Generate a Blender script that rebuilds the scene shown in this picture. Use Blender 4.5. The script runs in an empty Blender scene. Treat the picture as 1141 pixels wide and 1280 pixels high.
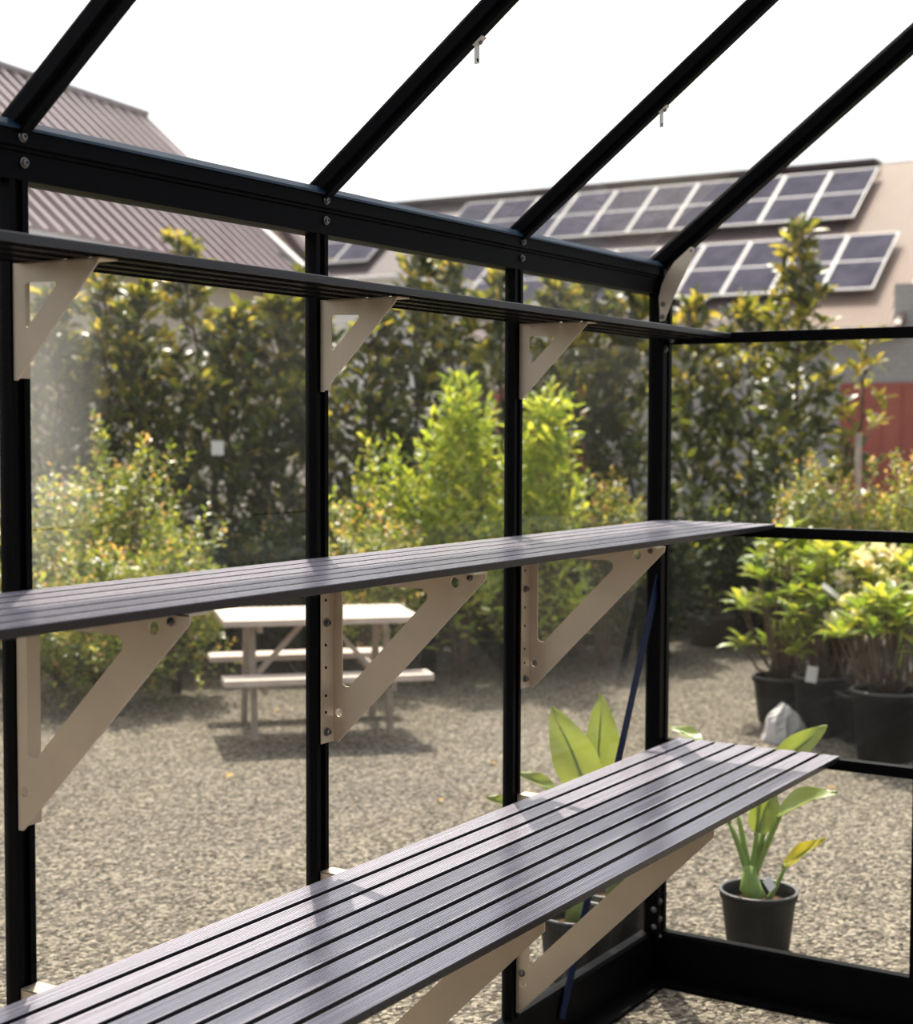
import bpy, math, random
import numpy as np
from mathutils import Vector, Matrix

S = bpy.context.scene
COL = S.collection
R_ = math.radians
random.seed(7)
RNG = np.random.default_rng(7)

# ------------------------------------------------------------------ camera model
FPX, IW, IH = 1951.98, 1141, 1280
YAW, PIT, ROL = 0.5610625, -0.0520501, 0.0031967
CAM = np.array([-3.612, -1.674, 1.40])
_f = np.array([math.cos(YAW)*math.cos(PIT), math.sin(YAW)*math.cos(PIT), math.sin(PIT)])
_r = np.array([math.sin(YAW), -math.cos(YAW), 0.0])
_u = np.cross(_r, _f)
CR = math.cos(ROL)*_r + math.sin(ROL)*_u
CU = -math.sin(ROL)*_r + math.cos(ROL)*_u
CF = _f

def ray(px, py):
    return (px-IW/2)/FPX*CR - (py-IH/2)/FPX*CU + CF
def at(px, py, D):                       # survey point: distance D along the view axis
    return CAM + ray(px, py)*D
def on(px, py, axis, val):               # survey point on a plane
    d = ray(px, py); return CAM + d*((val-CAM[axis])/d[axis])
def ground(px, D):
    p = at(px, 535, D); return float(p[0]), float(p[1])
def height_at(px, py, x, y):             # height of the pixel above ground spot x,y
    D = (np.array([x, y, 1.0])-CAM) @ CF
    return float(at(px, py, D)[2])

# ------------------------------------------------------------------ materials
def new_mat(name):
    m = bpy.data.materials.new(name); m.use_nodes = True
    nt = m.node_tree; nt.nodes.clear()
    out = nt.nodes.new('ShaderNodeOutputMaterial')
    return m, nt, out
def N(nt, typ, **kw):
    n = nt.nodes.new(typ)
    for k, v in kw.items():
        if k in n.inputs: n.inputs[k].default_value = v
        else: setattr(n, k, v)
    return n
def L(nt, a, ao, b, bi): nt.links.new(a.outputs[ao], b.inputs[bi])
def rgba(c): return (c[0], c[1], c[2], 1)

def pbr(name, col, rough=.5, metal=0.0, spec=.5, var=0.0, vscale=8.0, bump=0.0, bscale=60.0):
    m, nt, out = new_mat(name)
    b = N(nt, 'ShaderNodeBsdfPrincipled')
    b.inputs['Roughness'].default_value = rough
    b.inputs['Metallic'].default_value = metal
    b.inputs['Specular IOR Level'].default_value = spec
    b.inputs['Base Color'].default_value = rgba(col)
    tc = N(nt, 'ShaderNodeTexCoord')
    if var:
        no = N(nt, 'ShaderNodeTexNoise', Scale=vscale, Detail=5.0); L(nt, tc, 'Object', no, 'Vector')
        r = N(nt, 'ShaderNodeValToRGB')
        r.color_ramp.elements[0].position = .3; r.color_ramp.elements[1].position = .7
        r.color_ramp.elements[0].color = rgba([c*(1-var) for c in col])
        r.color_ramp.elements[1].color = rgba([min(1, c*(1+var)) for c in col])
        L(nt, no, 'Fac', r, 'Fac'); L(nt, r, 'Color', b, 'Base Color')
    if bump:
        nb = N(nt, 'ShaderNodeTexNoise', Scale=bscale, Detail=4.0); L(nt, tc, 'Object', nb, 'Vector')
        bp = N(nt, 'ShaderNodeBump', Strength=bump, Distance=.005); L(nt, nb, 'Fac', bp, 'Height')
        L(nt, bp, 'Normal', b, 'Normal')
    L(nt, b, 'BSDF', out, 'Surface')
    return m

def leafmat(name, stops, rough=.35, trans=.45, spec=.5):
    m, nt, out = new_mat(name)
    g = N(nt, 'ShaderNodeNewGeometry')
    r = N(nt, 'ShaderNodeValToRGB')
    el = r.color_ramp.elements
    while len(el) < len(stops): el.new(.5)
    for e, (p, c) in zip(el, stops): e.position = p; e.color = rgba(c)
    L(nt, g, 'Random Per Island', r, 'Fac')
    b = N(nt, 'ShaderNodeBsdfPrincipled', Roughness=rough)
    b.inputs['Specular IOR Level'].default_value = spec
    L(nt, r, 'Color', b, 'Base Color')
    t = N(nt, 'ShaderNodeBsdfTranslucent')
    mx = N(nt, 'ShaderNodeMix', data_type='RGBA', blend_type='MULTIPLY')
    mx.inputs['Factor'].default_value = 1.0
    L(nt, r, 'Color', mx, 6); mx.inputs[7].default_value = (1.68, 1.54, .66, 1)
    L(nt, mx, 2, t, 'Color')
    ms = N(nt, 'ShaderNodeMixShader', Fac=trans)
    L(nt, b, 'BSDF', ms, 1); L(nt, t, 'BSDF', ms, 2); L(nt, ms, 'Shader', out, 'Surface')
    return m

def glassmat(name, dust, dark=1.0, smear=None):
    m, nt, out = new_mat(name)
    tr = N(nt, 'ShaderNodeBsdfTransparent'); tr.inputs['Color'].default_value = (dark, dark, dark*.99, 1)
    gl = N(nt, 'ShaderNodeBsdfGlossy', Roughness=.02)
    fr = N(nt, 'ShaderNodeFresnel', IOR=1.3)
    ge = N(nt, 'ShaderNodeNewGeometry'); iv = N(nt, 'ShaderNodeMath', operation='SUBTRACT'); iv.inputs[0].default_value = 1.0; L(nt, ge, 'Backfacing', iv, 1)
    fm = N(nt, 'ShaderNodeMath', operation='MULTIPLY'); L(nt, fr, 'Fac', fm, 0); L(nt, iv, 'Value', fm, 1)
    m1 = N(nt, 'ShaderNodeMixShader'); L(nt, fm, 'Value', m1, 'Fac'); L(nt, tr, 'BSDF', m1, 1); L(nt, gl, 'BSDF', m1, 2)
    tl = N(nt, 'ShaderNodeBsdfTranslucent'); tl.inputs['Color'].default_value = (.9, .88, .82, 1)
    tc = N(nt, 'ShaderNodeTexCoord')
    n1 = N(nt, 'ShaderNodeTexNoise', Scale=3.0, Detail=6.0, Roughness=.7); L(nt, tc, 'Object', n1, 'Vector')
    r1 = N(nt, 'ShaderNodeMapRange'); L(nt, n1, 'Fac', r1, 'Value')
    r1.inputs['From Min'].default_value = .35; r1.inputs['From Max'].default_value = .75
    r1.inputs['To Min'].default_value = dust*.35; r1.inputs['To Max'].default_value = dust
    v = N(nt, 'ShaderNodeTexVoronoi', Scale=170.0); L(nt, tc, 'Object', v, 'Vector')
    r2 = N(nt, 'ShaderNodeMapRange'); L(nt, v, 'Distance', r2, 'Value')
    r2.inputs['From Min'].default_value = .10; r2.inputs['From Max'].default_value = .22
    r2.inputs['To Min'].default_value = dust*2.2; r2.inputs['To Max'].default_value = 0.0
    mm = N(nt, 'ShaderNodeMath', operation='MULTIPLY'); L(nt, r2, 'Result', mm, 0); L(nt, n1, 'Fac', mm, 1)
    ad = N(nt, 'ShaderNodeMath', operation='ADD', use_clamp=True); L(nt, r1, 'Result', ad, 0); L(nt, mm, 'Value', ad, 1)
    if smear:                            # a dried water smear beside the post
        sx = N(nt, 'ShaderNodeVectorMath', operation='DISTANCE'); mp = N(nt, 'ShaderNodeMapping'); mp.inputs['Scale'].default_value = (1.9, 1, .75)
        L(nt, tc, 'Object', mp, 'Vector'); L(nt, mp, 'Vector', sx, 0); sx.inputs[1].default_value = (smear[0]*1.9, smear[1], smear[2]*.75)
        n5 = N(nt, 'ShaderNodeTexNoise', Scale=7.0, Detail=5.0); L(nt, tc, 'Object', n5, 'Vector')
        s1 = N(nt, 'ShaderNodeMath', operation='MULTIPLY_ADD'); L(nt, n5, 'Fac', s1, 0); s1.inputs[1].default_value = -.16; L(nt, sx, 'Value', s1, 2)
        s2 = N(nt, 'ShaderNodeMapRange'); L(nt, s1, 'Value', s2, 'Value'); s2.inputs['From Min'].default_value = .20; s2.inputs['From Max'].default_value = -.04
        s2.inputs['To Min'].default_value = 0; s2.inputs['To Max'].default_value = smear[3]
        ad2 = N(nt, 'ShaderNodeMath', operation='ADD', use_clamp=True); L(nt, ad, 'Value', ad2, 0); L(nt, s2, 'Result', ad2, 1); ad = ad2
    m2 = N(nt, 'ShaderNodeMixShader'); L(nt, ad, 'Value', m2, 'Fac'); L(nt, m1, 'Shader', m2, 1); L(nt, tl, 'BSDF', m2, 2)
    L(nt, m2, 'Shader', out, 'Surface')
    return m

def gravelmat():
    m, nt, out = new_mat('gravel')
    b = N(nt, 'ShaderNodeBsdfPrincipled', Roughness=.85); b.inputs['Specular IOR Level'].default_value = .25
    tc = N(nt, 'ShaderNodeTexCoord')
    v = N(nt, 'ShaderNodeTexVoronoi', Scale=80.0, Randomness=1.0); L(nt, tc, 'Object', v, 'Vector')
    v2 = N(nt, 'ShaderNodeTexVoronoi', Scale=38.0); L(nt, tc, 'Object', v2, 'Vector')
    sep = N(nt, 'ShaderNodeSeparateColor'); L(nt, v, 'Color', sep, 'Color')
    r = N(nt, 'ShaderNodeValToRGB'); el = r.color_ramp.elements
    el[0].position = 0; el[0].color = rgba((.045, .038, .028)); el[1].position = 1; el[1].color = rgba((.46, .41, .32))
    e = el.new(.5); e.color = rgba((.20, .175, .135)); L(nt, sep, 'Red', r, 'Fac')
    n = N(nt, 'ShaderNodeTexNoise', Scale=.9, Detail=6.0, Roughness=.65); L(nt, tc, 'Object', n, 'Vector')
    r3 = N(nt, 'ShaderNodeValToRGB'); r3.color_ramp.elements[0].position = .3; r3.color_ramp.elements[1].position = .75
    r3.color_ramp.elements[0].color = (.80, .78, .76, 1); r3.color_ramp.elements[1].color = (1.12, 1.1, 1.05, 1); L(nt, n, 'Fac', r3, 'Fac')
    mx = N(nt, 'ShaderNodeMix', data_type='RGBA', blend_type='MULTIPLY'); mx.inputs['Factor'].default_value = 1
    L(nt, r, 'Color', mx, 6); L(nt, r3, 'Color', mx, 7); L(nt, mx, 2, b, 'Base Color')
    ad = N(nt, 'ShaderNodeMath', operation='ADD'); L(nt, v, 'Distance', ad, 0); L(nt, v2, 'Distance', ad, 1)
    bp = N(nt, 'ShaderNodeBump', Strength=1.0, Distance=.02, invert=True); L(nt, ad, 'Value', bp, 'Height'); L(nt, bp, 'Normal', b, 'Normal')
    L(nt, b, 'BSDF', out, 'Surface')
    return m

def blockmat():
    m, nt, out = new_mat('grey_block_wall')
    b = N(nt, 'ShaderNodeBsdfPrincipled', Roughness=.9)
    tc = N(nt, 'ShaderNodeTexCoord'); mp = N(nt, 'ShaderNodeMapping'); mp.inputs['Rotation'].default_value = (R_(90), 0, R_(90))
    L(nt, tc, 'Object', mp, 'Vector')
    br = N(nt, 'ShaderNodeTexBrick', Scale=2.4)
    br.inputs['Color1'].default_value = (.43, .41, .39, 1); br.inputs['Color2'].default_value = (.40, .38, .36, 1)
    br.inputs['Mortar'].default_value = (.27, .26, .25, 1); br.inputs['Mortar Size'].default_value = .012
    sp = N(nt, 'ShaderNodeSeparateXYZ'); L(nt, tc, 'Object', sp, 'Vector')
    cb = N(nt, 'ShaderNodeCombineXYZ'); L(nt, sp, 'Y', cb, 'X'); L(nt, sp, 'Z', cb, 'Y'); L(nt, cb, 'Vector', br, 'Vector')
    L(nt, br, 'Color', b, 'Base Color'); L(nt, b, 'BSDF', out, 'Surface')
    return m

M = {}
M['black'] = pbr('black_powder_coat', (.0025, .0025, .003), .45, 0, .05, .15, 20)
M['navy'] = pbr('blue_reflect_seal', (.008, .030, .060), .45, 0, .5, .2, 15)  # bluish reflection on the eave lip put into the base colour
M['brace'] = pbr('sky_tinted_bar', (.006, .014, .050), .5, 0, .12, .15, 15)  # black bar; the blue of reflected sky is painted into its colour
def shelfmat():
    """dark anodised extrusion; sky and sun glare painted as a pale tone on its upward faces, streaked lengthwise"""
    m, nt, out = new_mat('charcoal_aluminium')
    b = N(nt, 'ShaderNodeBsdfPrincipled', Roughness=.24); b.inputs['IOR'].default_value = 1.52
    tc = N(nt, 'ShaderNodeTexCoord'); mp = N(nt, 'ShaderNodeMapping'); mp.inputs['Scale'].default_value = (2.2, 420, 10)
    L(nt, tc, 'Object', mp, 'Vector')
    no = N(nt, 'ShaderNodeTexNoise', Scale=1.0, Detail=3.0); L(nt, mp, 'Vector', no, 'Vector')
    ge = N(nt, 'ShaderNodeNewGeometry'); sp = N(nt, 'ShaderNodeSeparateXYZ'); L(nt, ge, 'Normal', sp, 'Vector')
    r1 = N(nt, 'ShaderNodeMapRange'); L(nt, sp, 'Z', r1, 'Value'); r1.inputs['From Min'].default_value = .75; r1.inputs['From Max'].default_value = .99
    r2 = N(nt, 'ShaderNodeMapRange'); L(nt, no, 'Fac', r2, 'Value'); r2.inputs['From Min'].default_value = .3; r2.inputs['From Max'].default_value = .7
    r2.inputs['To Min'].default_value = .45; r2.inputs['To Max'].default_value = 1.0
    mu = N(nt, 'ShaderNodeMath', operation='MULTIPLY'); L(nt, r1, 'Result', mu, 0); L(nt, r2, 'Result', mu, 1)
    mx = N(nt, 'ShaderNodeMix', data_type='RGBA'); L(nt, mu, 'Value', mx, 'Factor')
    mx.inputs[6].default_value = (.018, .016, .020, 1); mx.inputs[7].default_value = (.56, .515, .58, 1)  # second colour brightens the tops in place of reflected sky
    L(nt, mx, 2, b, 'Base Color'); L(nt, b, 'BSDF', out, 'Surface')
    return m
M['shelf'] = shelfmat()
M['alu'] = pbr('bare_aluminium', (.60, .495, .37), .42, .55, .5, .06, 12)
M['steel'] = pbr('bolt_steel', (.20, .19, .18), .3, .9, .5)
M['clip'] = pbr('pale_plastic', (.75, .72, .66), .3, 0, .5)
M['glass'] = glassmat('dusty_glass', .011)
M['glass_smear'] = glassmat('smeared_glass', .013, 1.0, (-2.06, .005, 1.46, .10))
M['glass_clean'] = glassmat('end_glass', .006)
M['roofglass'] = glassmat('roof_glass', .015)
M['gravel'] = gravelmat()
M['roof_mauve'] = pbr('mauve_steel_roof', (.27, .205, .205), .38, 0, .8, .1, .5)
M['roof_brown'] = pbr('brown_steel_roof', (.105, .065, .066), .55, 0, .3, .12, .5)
M['roof_tan_sunlit'] = pbr('sunlit_tan_roof', (.26, .175, .125), .5, 0, .4, .1, .5)  # lighter copy of the roof colour, with sunlight painted in
M['cream'] = pbr('cream_render', (.70, .62, .52), .9, 0, .2, .06, 1.5)
M['white'] = pbr('white_paint', (.80, .77, .74), .6, 0, .3, .04, 2)
M['block'] = blockmat()
M['red'] = pbr('red_door_paint', (.36, .095, .065), .6, 0, .3, .15, 1.2)
M['cell'] = pbr('solar_cell', (.085, .080, .105), .8, 0, .0, .2, 3)
M['panel_frame'] = pbr('panel_frame', (.50, .48, .46), .5, .0, .3)
M['wood'] = pbr('pale_picnic_timber', (.60, .50, .42), .7, 0, .3, .12, 14, .2, 40)
M['woodleg'] = pbr('grey_brown_timber', (.36, .29, .23), .75, 0, .3, .18, 14, .2, 40)
M['pot'] = pbr('black_nursery_pot', (.008, .008, .009), .5, 0, .12, .2, 6)
M['brownpot'] = pbr('brown_pot', (.085, .062, .05), .6, 0, .35, .2, 6)
M['potrim'] = pbr('pale_pot_rim', (.10, .098, .095), .4, 0, .5)  # rim colour paler than the pot body
M['soil'] = pbr('bark_soil', (.085, .05, .03), .95, 0, .0, .5, 60, 1.0, 90)
M['bark'] = pbr('bark', (.14, .10, .07), .9, 0, .2, .3, 20, .5, 60)
M['stem'] = pbr('green_stem', (.22, .33, .06), .4, 0, .5, .2, 10)
M['tag'] = pbr('white_plant_tag', (.82, .80, .76), .5, 0, .4)
M['stone'] = pbr('pale_rock', (.62, .60, .57), .9, 0, .2, .15, 9, .6, 20)
M['stake'] = pbr('weathered_stake', (.42, .33, .26), .8, 0, .3, .3, 12)
M['lf_dark'] = leafmat('glossy_dark_leaf', [(0, (.025, .042, .018)), (.45, (.062, .088, .028)), (.8, (.13, .155, .038)), (1, (.25, .25, .055))], .38, .38, 1.0)
M['lf_gold'] = leafmat('golden_new_leaf', [(0, (.16, .19, .04)), (.5, (.32, .30, .07)), (.85, (.42, .32, .085)), (1, (.50, .46, .13))], .33, .5, .5)
M['lf_shrub'] = leafmat('small_yellow_green_leaf', [(0, (.05, .09, .015)), (.4, (.18, .25, .04)), (.75, (.40, .45, .08)), (1, (.66, .61, .24))], .34, .42, 1.0)
M['lf_pink'] = leafmat('peach_new_leaf', [(0, (.42, .30, .12)), (.5, (.62, .36, .17)), (1, (.72, .52, .33))], .25, .42, .7)
M['lf_lime'] = leafmat('lime_leaf', [(0, (.18, .27, .045)), (.5, (.38, .47, .08)), (1, (.58, .58, .14))], .35, .5, .4)
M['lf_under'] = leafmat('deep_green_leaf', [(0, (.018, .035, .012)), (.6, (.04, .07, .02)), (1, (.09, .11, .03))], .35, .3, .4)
M['lf_rhodo'] = leafmat('rhododendron_leaf', [(0, (.12, .20, .035)), (.5, (.25, .33, .06)), (1, (.42, .42, .10))], .35, .45, .45)
M['lf_paddle'] = leafmat('paddle_leaf', [(0, (.17, .26, .06)), (.5, (.24, .31, .085)), (1, (.30, .35, .10))], .32, .38, .5)
M['lf_paddle_yellow'] = leafmat('yellowing_paddle_leaf', [(0, (.45, .42, .05)), (1, (.52, .45, .06))], .35, .45, .45)
M['lf_blossom'] = leafmat('pale_blossom', [(0, (.78, .70, .66)), (1, (.88, .84, .80))], .6, .4, .2)
M['lf_fall'] = leafmat('dry_leaf', [(0, (.5, .20, .06)), (1, (.55, .42, .08))], .6, .3, .2)

# ------------------------------------------------------------------ mesh builder
class MB:
    def __init__(s): s.v = []; s.f = []
    def add(s, vs, fs):
        b = len(s.v); s.v += [tuple(map(float, p)) for p in vs]; s.f += [tuple(i+b for i in f) for f in fs]; return s
    def box(s, a, b):
        (x0, y0, z0), (x1, y1, z1) = a, b
        x0, x1 = min(x0, x1), max(x0, x1); y0, y1 = min(y0, y1), max(y0, y1); z0, z1 = min(z0, z1), max(z0, z1)
        return s.add([(x0,y0,z0),(x1,y0,z0),(x1,y1,z0),(x0,y1,z0),(x0,y0,z1),(x1,y0,z1),(x1,y1,z1),(x0,y1,z1)],
                     [(0,3,2,1),(4,5,6,7),(0,1,5,4),(1,2,6,5),(2,3,7,6),(3,0,4,7)])
    def obox(s, c, ax, half):            # oriented box
        c = np.array(c, float); ax = [np.array(a, float)/np.linalg.norm(a) for a in ax]
        vs = []
        for k in (-1, 1):
            for (i, j) in ((-1,-1),(1,-1),(1,1),(-1,1)):
                vs.append(c+ax[0]*half[0]*i+ax[1]*half[1]*j+ax[2]*half[2]*k)
        return s.add(vs, [(0,3,2,1),(4,5,6,7),(0,1,5,4),(1,2,6,5),(2,3,7,6),(3,0,4,7)])
    def bar(s, p, q, w, h, up=(0,0,1)):
        p, q = np.array(p, float), np.array(q, float); d = q-p; l = np.linalg.norm(d); d /= l
        sd = np.cross(d, up); 
        if np.linalg.norm(sd) < 1e-5: sd = np.array([1., 0, 0])
        sd /= np.linalg.norm(sd); u = np.cross(sd, d)
        return s.obox((p+q)/2, (d, sd, u), (l/2, w/2, h/2))
    def prism(s, prof, fn, a, b):        # closed 2D profile swept from a to b; fn(u,v,t)->xyz
        n = len(prof); b0 = len(s.v)
        vs = [fn(u, v, a) for u, v in prof]+[fn(u, v, b) for u, v in prof]
        fs = [(i, (i+1) % n, n+(i+1) % n, n+i) for i in range(n)]+[tuple(reversed(range(n))), tuple(range(n, 2*n))]
        return s.add(vs, fs)
    def tube(s, pts, rad, seg=6):
        pts = [np.array(p, float) for p in pts]; n = len(pts)
        rad = [rad]*n if np.isscalar(rad) else rad
        vs = []; fs = []
        ref = np.array([.31, .17, .93])
        for i, p in enumerate(pts):
            d = pts[min(i+1, n-1)]-pts[max(i-1, 0)]; d = d/(np.linalg.norm(d)+1e-9)
            a = np.cross(d, ref); 
            if np.linalg.norm(a) < .05: a = np.cross(d, (1., 0, 0))
            a /= np.linalg.norm(a); c = np.cross(d, a)
            for k in range(seg):
                t = 2*math.pi*k/seg; vs.append(p+rad[i]*(math.cos(t)*a+math.sin(t)*c))
        for i in range(n-1):
            for k in range(seg):
                k2 = (k+1) % seg; fs.append((i*seg+k, i*seg+k2, (i+1)*seg+k2, (i+1)*seg+k))
        fs.append(tuple(reversed(range(seg)))); fs.append(tuple((n-1)*seg+k for k in range(seg)))
        return s.add(vs, fs)
    def lathe(s, c, prof, seg=28, axis='z', cap=True):
        vs = []; fs = []; n = len(prof)
        for r, z in prof:
            for k in range(seg):
                t = 2*math.pi*k/seg
                o = (r*math.cos(t), r*math.sin(t), z) if axis == 'z' else ((r*math.cos(t), z, r*math.sin(t)) if axis == 'y' else (z, r*math.cos(t), r*math.sin(t)))
                vs.append((c[0]+o[0], c[1]+o[1], c[2]+o[2]))
        for i in range(n-1):
            for k in range(seg):
                k2 = (k+1) % seg; fs.append((i*seg+k, i*seg+k2, (i+1)*seg+k2, (i+1)*seg+k))
        if cap and prof[0][0] > 1e-6: fs.append(tuple(reversed(range(seg))))
        if cap and prof[-1][0] > 1e-6: fs.append(tuple((n-1)*seg+k for k in range(seg)))
        return s.add(vs, fs)
    def build(s, name, mat, parent=None, smooth=False, bevel=0.0):
        me = bpy.data.meshes.new(name); me.from_pydata(s.v, [], s.f); me.update()
        return finish(name, me, mat, parent, smooth, bevel)

def finish(name, me, mat, parent=None, smooth=False, bevel=0.0):
    me.materials.append(mat)
    if smooth: me.polygons.foreach_set('use_smooth', [True]*len(me.polygons))
    o = bpy.data.objects.new(name, me); COL.objects.link(o)
    # recalc normals
    import bmesh
    if len(me.polygons) < 4000:
        bm = bmesh.new(); bm.from_mesh(me); bmesh.ops.recalc_face_normals(bm, faces=bm.faces); bm.to_mesh(me); bm.free()
    if parent is not None:
        o.parent = parent
        o.matrix_parent_inverse = Matrix.Translation(-Vector(world_loc(parent)))
    if bevel:
        b = o.modifiers.new('bevel', 'BEVEL'); b.width = bevel; b.segments = 2; b.limit_method = 'ANGLE'
    return o
def world_loc(o):
    v = Vector(o.location)
    return v if o.parent is None else v
def empty(name, loc=(0, 0, 0)):
    o = bpy.data.objects.new(name, None); o.location = tuple(map(float, loc)); o.empty_display_size = .1; COL.objects.link(o); return o
def tag(o, label, cat, group=None, kind=None):
    o['label'] = label; o['category'] = cat
    if group: o['group'] = group
    if kind: o['kind'] = kind
    return o
def thing(name, loc, label, cat, group=None, kind=None): return tag(empty(name, loc), label, cat, group, kind)

def poly_plate(outer, holes, x0, x1):
    """plate in the y-z plane with holes, thickness x0..x1"""
    cu = bpy.data.curves.new('tmp', 'CURVE'); cu.dimensions = '2D'; cu.fill_mode = 'BOTH'
    for ring in [outer]+holes:
        sp = cu.splines.new('POLY'); sp.points.add(len(ring)-1); sp.use_cyclic_u = True
        for p, (a, b) in zip(sp.points, ring): p.co = (a, b, 0, 1)
    cu.extrude = abs(x1-x0)/2
    tmp = bpy.data.objects.new('tmp', cu); COL.objects.link(tmp)
    dg = bpy.context.evaluated_depsgraph_get(); dg.update()
    me = bpy.data.meshes.new_from_object(tmp.evaluated_get(dg))
    bpy.data.objects.remove(tmp); bpy.data.curves.remove(cu)
    xm = (x0+x1)/2
    mb = MB(); mb.v = [(xm+v.co.z, v.co.x, v.co.y) for v in me.vertices]; mb.f = [tuple(p.vertices) for p in me.polygons]
    bpy.data.meshes.remove(me)
    return mb
def circ(cy, cz, r, n=18): return [(cy+r*math.cos(2*math.pi*k/n), cz+r*math.sin(2*math.pi*k/n)) for k in range(n)]

# ------------------------------------------------------------------ leaves
def unit(a): return a/(np.linalg.norm(a, axis=-1, keepdims=True)+1e-9)
LT = np.array([(0,1,6),(0,6,2),(1,3,7),(1,7,6),(6,7,4),(6,4,2),(3,5,7),(7,5,4)])
def leaf_mesh(name, mat, P, D, Nn, Ln, Wd, parent, curl=.12):
    P = np.asarray(P, float); D = unit(np.asarray(D, float)); Nn = np.asarray(Nn, float)
    n = len(P); Ln = np.broadcast_to(Ln, (n,))[:, None]; Wd = np.broadcast_to(Wd, (n,))[:, None]
    sd = unit(np.cross(D, Nn)); up = np.cross(sd, D)
    V = np.empty((n, 8, 3))
    c = curl*Ln
    V[:, 0] = P
    V[:, 1] = P+D*Ln*.38+sd*Wd*.5+up*Wd*.14
    V[:, 2] = P+D*Ln*.38-sd*Wd*.5+up*Wd*.14
    V[:, 3] = P+D*Ln*.74+sd*Wd*.40+up*(Wd*.12-c*.5)
    V[:, 4] = P+D*Ln*.74-sd*Wd*.40+up*(Wd*.12-c*.5)
    V[:, 5] = P+D*Ln-up*c*1.2
    V[:, 6] = P+D*Ln*.38
    V[:, 7] = P+D*Ln*.74-up*c*.5
    F = (LT[None]+np.arange(n)[:, None, None]*8).reshape(-1, 3)
    me = bpy.data.meshes.new(name); me.from_pydata(V.reshape(-1, 3).tolist(), [], F.tolist()); me.update()
    return finish(name, me, mat, parent, True)

def rnd(n): return unit(RNG.normal(size=(n, 3)))
UP = np.array([0., 0, 1])

def pot_parts(root, c, rt, rb, h, mat=None, soil=True, rim=True):
    mat = mat or M['pot']
    x, y, z = c
    MB().lathe((x, y, z), [(0, .004), (rb, 0), (rt*.985, h*.88), (rt*1.03, h*.88), (rt*1.05, h*.985), (rt*1.03, h), (rt*.97, h), (rt*.95, h*.84), (rt*.93, h*.70)], 32, cap=False).build('pot', mat, root, True)
    if rim: MB().lathe((x, y, z), [(rt*1.05, h*.985), (rt*1.062, h*.995), (rt*1.05, h*1.012), (rt*1.0, h*1.016), (rt*.965, h*1.004), (rt*.96, h*.97), (rt*1.05, h*.985)], 32, cap=False).build('pot_rim', M['potrim'], root, True)
    if soil:
        mb = MB(); seg = 24; vs = [(x, y, z+h*.80)]; fs = []
        for k in range(seg):
            t = 2*math.pi*k/seg; vs.append((x+rt*.93*math.cos(t), y+rt*.93*math.sin(t), z+h*(.755+.03*random.random())))
        for k in range(seg): fs.append((0, 1+k, 1+(k+1) % seg))
        mb.add(vs, fs).build('soil', M['soil'], root, True)

def tall_tree(x, y, H, W, nb, label, group, lean=(0, 0), dens=1.0, z0=.14, gold=.35, L0=.125, potr=.17):
    root = thing('glossy_leaf_tree', (x, y, 0), label, 'tree', group)
    tr = MB(); base = np.array([x, y, .22])
    tip = base+np.array([lean[0], lean[1], H-.22-.05])
    ks = 7; wob = RNG.normal(size=(ks+1, 3))*.025; wob[0] = 0; wob[:, 2] = 0
    spine = [base+(tip-base)*(k/ks)+wob[k] for k in range(ks+1)]
    tr.tube(spine, [.022-.017*k/ks for k in range(ks+1)], 7)
    def sp(t):
        q = t*ks; i = min(int(q), ks-1); return spine[i]+(spine[i+1]-spine[i])*(q-i)
    P = []; D = []; P2 = []; D2 = []
    for i in range(nb):
        t = z0+(1-z0)*((i+.5)/nb)
        ang = i*2.39996+RNG.uniform(-.4, .4)
        prof = min(1.0, .45+1.4*(t-z0))*max(.16, (1-t)**.72*1.25)
        ln = W*.5*prof*RNG.uniform(.7, 1.25)
        d = unit(np.array([math.cos(ang), math.sin(ang), RNG.uniform(.35, .95)]))
        a = sp(t); b = a+d*ln*.6+np.array([0, 0, .02]); c = b+unit(d+UP*.5)*ln*.55
        tr.tube([a, b, c], [.007, .005, .0025], 4)
        nl = int((8+ln*30)*dens)
        for k in range(nl):
            s = RNG.uniform(.15, 1)**.8
            p = a+(b-a)*s*2 if s < .5 else b+(c-b)*(s-.5)*2
            p = p+RNG.normal(size=3)*.03
            dd = unit(d*.6+rnd(1)[0]*.9+UP*.25)
            young = (t > .62 and s > .55 and RNG.random() < gold*1.6) or RNG.random() < gold*.22
            (P2 if young else P).append(p); (D2 if young else D).append(dd)
        for k in range(6):
            an = k*1.05+RNG.random(); e = unit(np.array([math.cos(an), math.sin(an), RNG.uniform(.3, 1.4)])+d*.3)
            y2 = RNG.random() < (gold*1.7 if t > .5 else gold*.5)
            (P2 if y2 else P).append(c+e*.008); (D2 if y2 else D).append(e)
    for k in range(9):
        an = k*.8; e = unit(np.array([math.cos(an), math.sin(an), RNG.uniform(.6, 2.2)])); P2.append(sp(.985)+UP*.01*k*.3); D2.append(e)
    tr.build('trunk', M['bark'], root, True)
    for nm, mt, p, d, s in (('foliage', 'lf_dark', P, D, 1.0), ('young_leaves', 'lf_gold', P2, D2, .9)):
        n = len(p); leaf_mesh(nm, M[mt], p, d, UP+rnd(n)*.75, L0*s*RNG.uniform(.7, 1.25, n), L0*s*.40*RNG.uniform(.8, 1.15, n), root)
    if potr: pot_parts(root, (x, y, 0), potr, potr*.8, .27, rim=False)
    return root

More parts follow.
